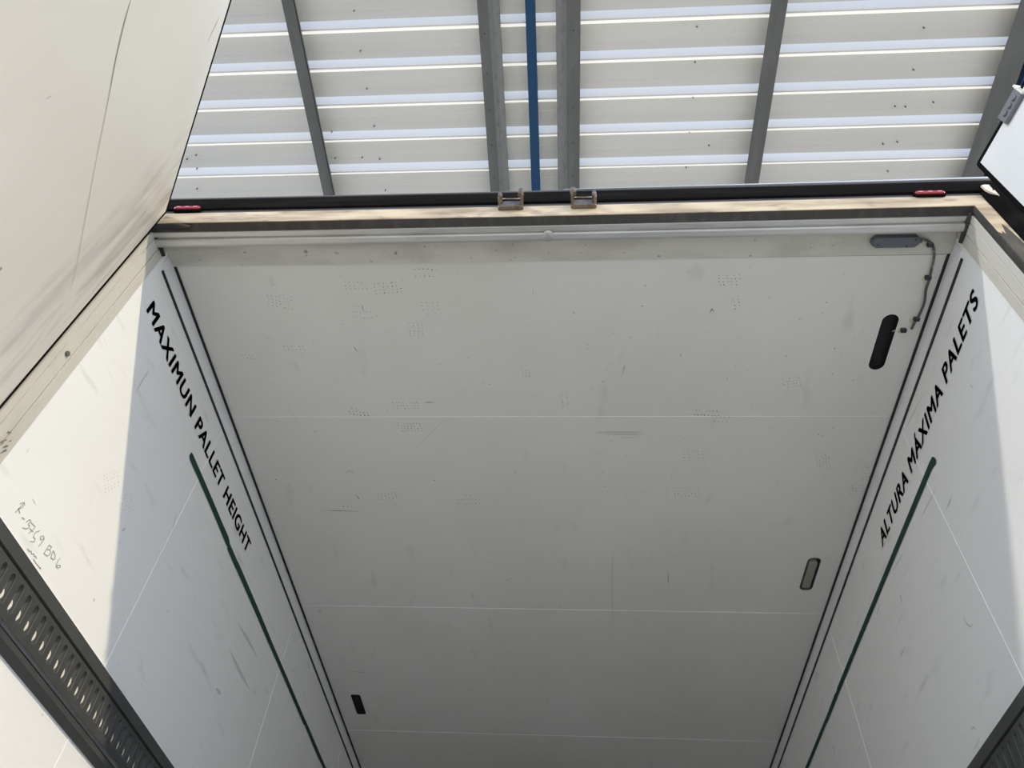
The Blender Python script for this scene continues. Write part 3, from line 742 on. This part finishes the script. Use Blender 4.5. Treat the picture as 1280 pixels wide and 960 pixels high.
for (x, y) in ((443, 13), (451, 63), (459, 110), (468, 157), (415, 164), (419.5, 197), (453, 196), (475, 198), (482, 237), (246, 193), (234.5, 198), (247, 210), (247, 235), (871, 33), (868.5, 77), (866, 121), (861.5, 164), (886, 181), (857.5, 208.5), (1154, 34), (1141, 86.5), (1118, 132), (1131, 132.5), (1166, 127), (1103, 179), (1121, 176.5), (1109, 213)):
    p = hit(x, y, 2, ZR)
    MB().tube([(p.x, p.y, ZR + .004), (p.x, p.y, ZR - .016), (p.x, p.y, ZR - .024)], [.0032, .0032, .001], 6).build('screw_tip', M_screw, canopy)
K = (ZR - .04 - .0 - CAM.z) / (ZR - CAM.z)                       # purlins hang just under the rib crests
def purlin(outline, m, label, cat, y0=-.35, y1=SY1 - .1, extra=None, grp=None, name='roof_purlin'):
    xs = [p[0] for p in outline]
    t = empty(name, ((min(xs) + max(xs)) / 2, 1.4, ZR - .1)); tag(t, label, cat, grp)
    MB().prism(1, outline, y0, y1).build('web', m, t)
    if extra:
        for nm, ol, mm in extra: MB().prism(1, ol, y0, y1).build(nm, mm, t)
    return t
Zt = ZR - .0405; Zb = ZR - .105
def px_x(x23, z):                                # position seen at the sheet's level carried to the height z
    return CAM.x + (x23 - CAM.x) * (z - CAM.z) / (ZR - CAM.z)
GP = 'grey steel purlins under the canopy'
def cee(xa, xb, label, lip=.012):
    a, b = px_x(xa, Zb), px_x(xb, Zb)
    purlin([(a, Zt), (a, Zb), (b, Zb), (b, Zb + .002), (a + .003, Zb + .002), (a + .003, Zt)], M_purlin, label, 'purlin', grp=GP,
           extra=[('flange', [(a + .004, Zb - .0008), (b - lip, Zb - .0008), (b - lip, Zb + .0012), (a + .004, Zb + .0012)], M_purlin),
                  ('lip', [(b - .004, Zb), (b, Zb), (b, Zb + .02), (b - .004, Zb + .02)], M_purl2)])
cee(-1.462, -1.392, 'slim grey purlin of the canopy nearest the cream left door')
def wide(xa, xm, xb, label, lipside):
    a, m_, b = px_x(xa, Zb), px_x(xm, Zb), px_x(xb, Zb)
    if lipside > 0:       # plain flange left, ribbed lip right
        pl = [(a, Zt), (a, Zb), (m_, Zb), (m_, Zb + .004), (a + .004, Zb + .004), (a + .004, Zt)]
        lp = [(m_, Zb + .001), (b, Zb + .012), (b, Zt), (b - .004, Zt), (b - .004, Zb + .016), (m_, Zb + .005)]
        rb = [(m_ + .012, Zb - .001), (m_ + .018, Zb - .001), (m_ + .020, Zb + .006), (m_ + .010, Zb + .004)]
    else:
        pl = [(b, Zt), (b, Zb), (m_, Zb), (m_, Zb + .004), (b - .004, Zb + .004), (b - .004, Zt)]
        lp = [(m_, Zb + .001), (a, Zb + .012), (a, Zt), (a + .004, Zt), (a + .004, Zb + .016), (m_, Zb + .005)]
        rb = [(m_ - .012, Zb - .001), (m_ - .018, Zb - .001), (m_ - .020, Zb + .006), (m_ - .010, Zb + .004)]
    t = purlin(pl, M_purlin, label, 'purlin', grp=GP, extra=[('ribbed_lip', lp, M_purl2), ('edge_fold', rb, M_purl2)])
    xs = (min(a, m_) + max(a, m_)) / 2 if lipside > 0 else (m_ + b) / 2
    for k in range(7):
        MB().tube([(xs, .12 + k * PITCH_R, Zb + .001), (xs, .12 + k * PITCH_R, Zb - .003)], .0045, 8).build('screw', M_screw, t)
wide(-.411, -.353, -.297, 'wide grey purlin pair left of the central blue beam', 1)
wide(.005, .060, .136, 'wide grey purlin pair right of the central blue beam', -1)
cee(1.205, 1.137, 'single grey purlin between the wide pair and the right door')
cee(2.50, 2.395, 'dark grey purlin rising behind the right door corner')
Zc0, Zc1 = ZR - .10, ZR - .042
def beam(xa, xb, label):
    a, b = px_x(xa, Zc0), px_x(xb, Zc0)
    o = MB().box(a, b, -.35, SY1 - .1, Zc0, Zc1).build('blue_beam', M_blue, None, .004); tag(o, label, 'beam', 'blue painted beams of the canopy')
beam(-.157, -.104, 'narrow blue beam between the two wide grey purlin pairs')
beam(2.53, 2.70, 'blue beam peeking out at the right edge behind the dark purlin')
for x in (SX0 + .3, SX1 - .3):
    for y in (-.30, 3.0):
        MB().box(x - .08, x + .08, y - .08, y + .08, -H, ZR - .2).build('support_post', M_blue, canopy)
for y in (-.42, 2.9):
    MB().box(SX0 + .1, SX1 - .1, y - .06, y + .06, ZR - .22, ZR - .106).build('cross_beam', M_blue, canopy)
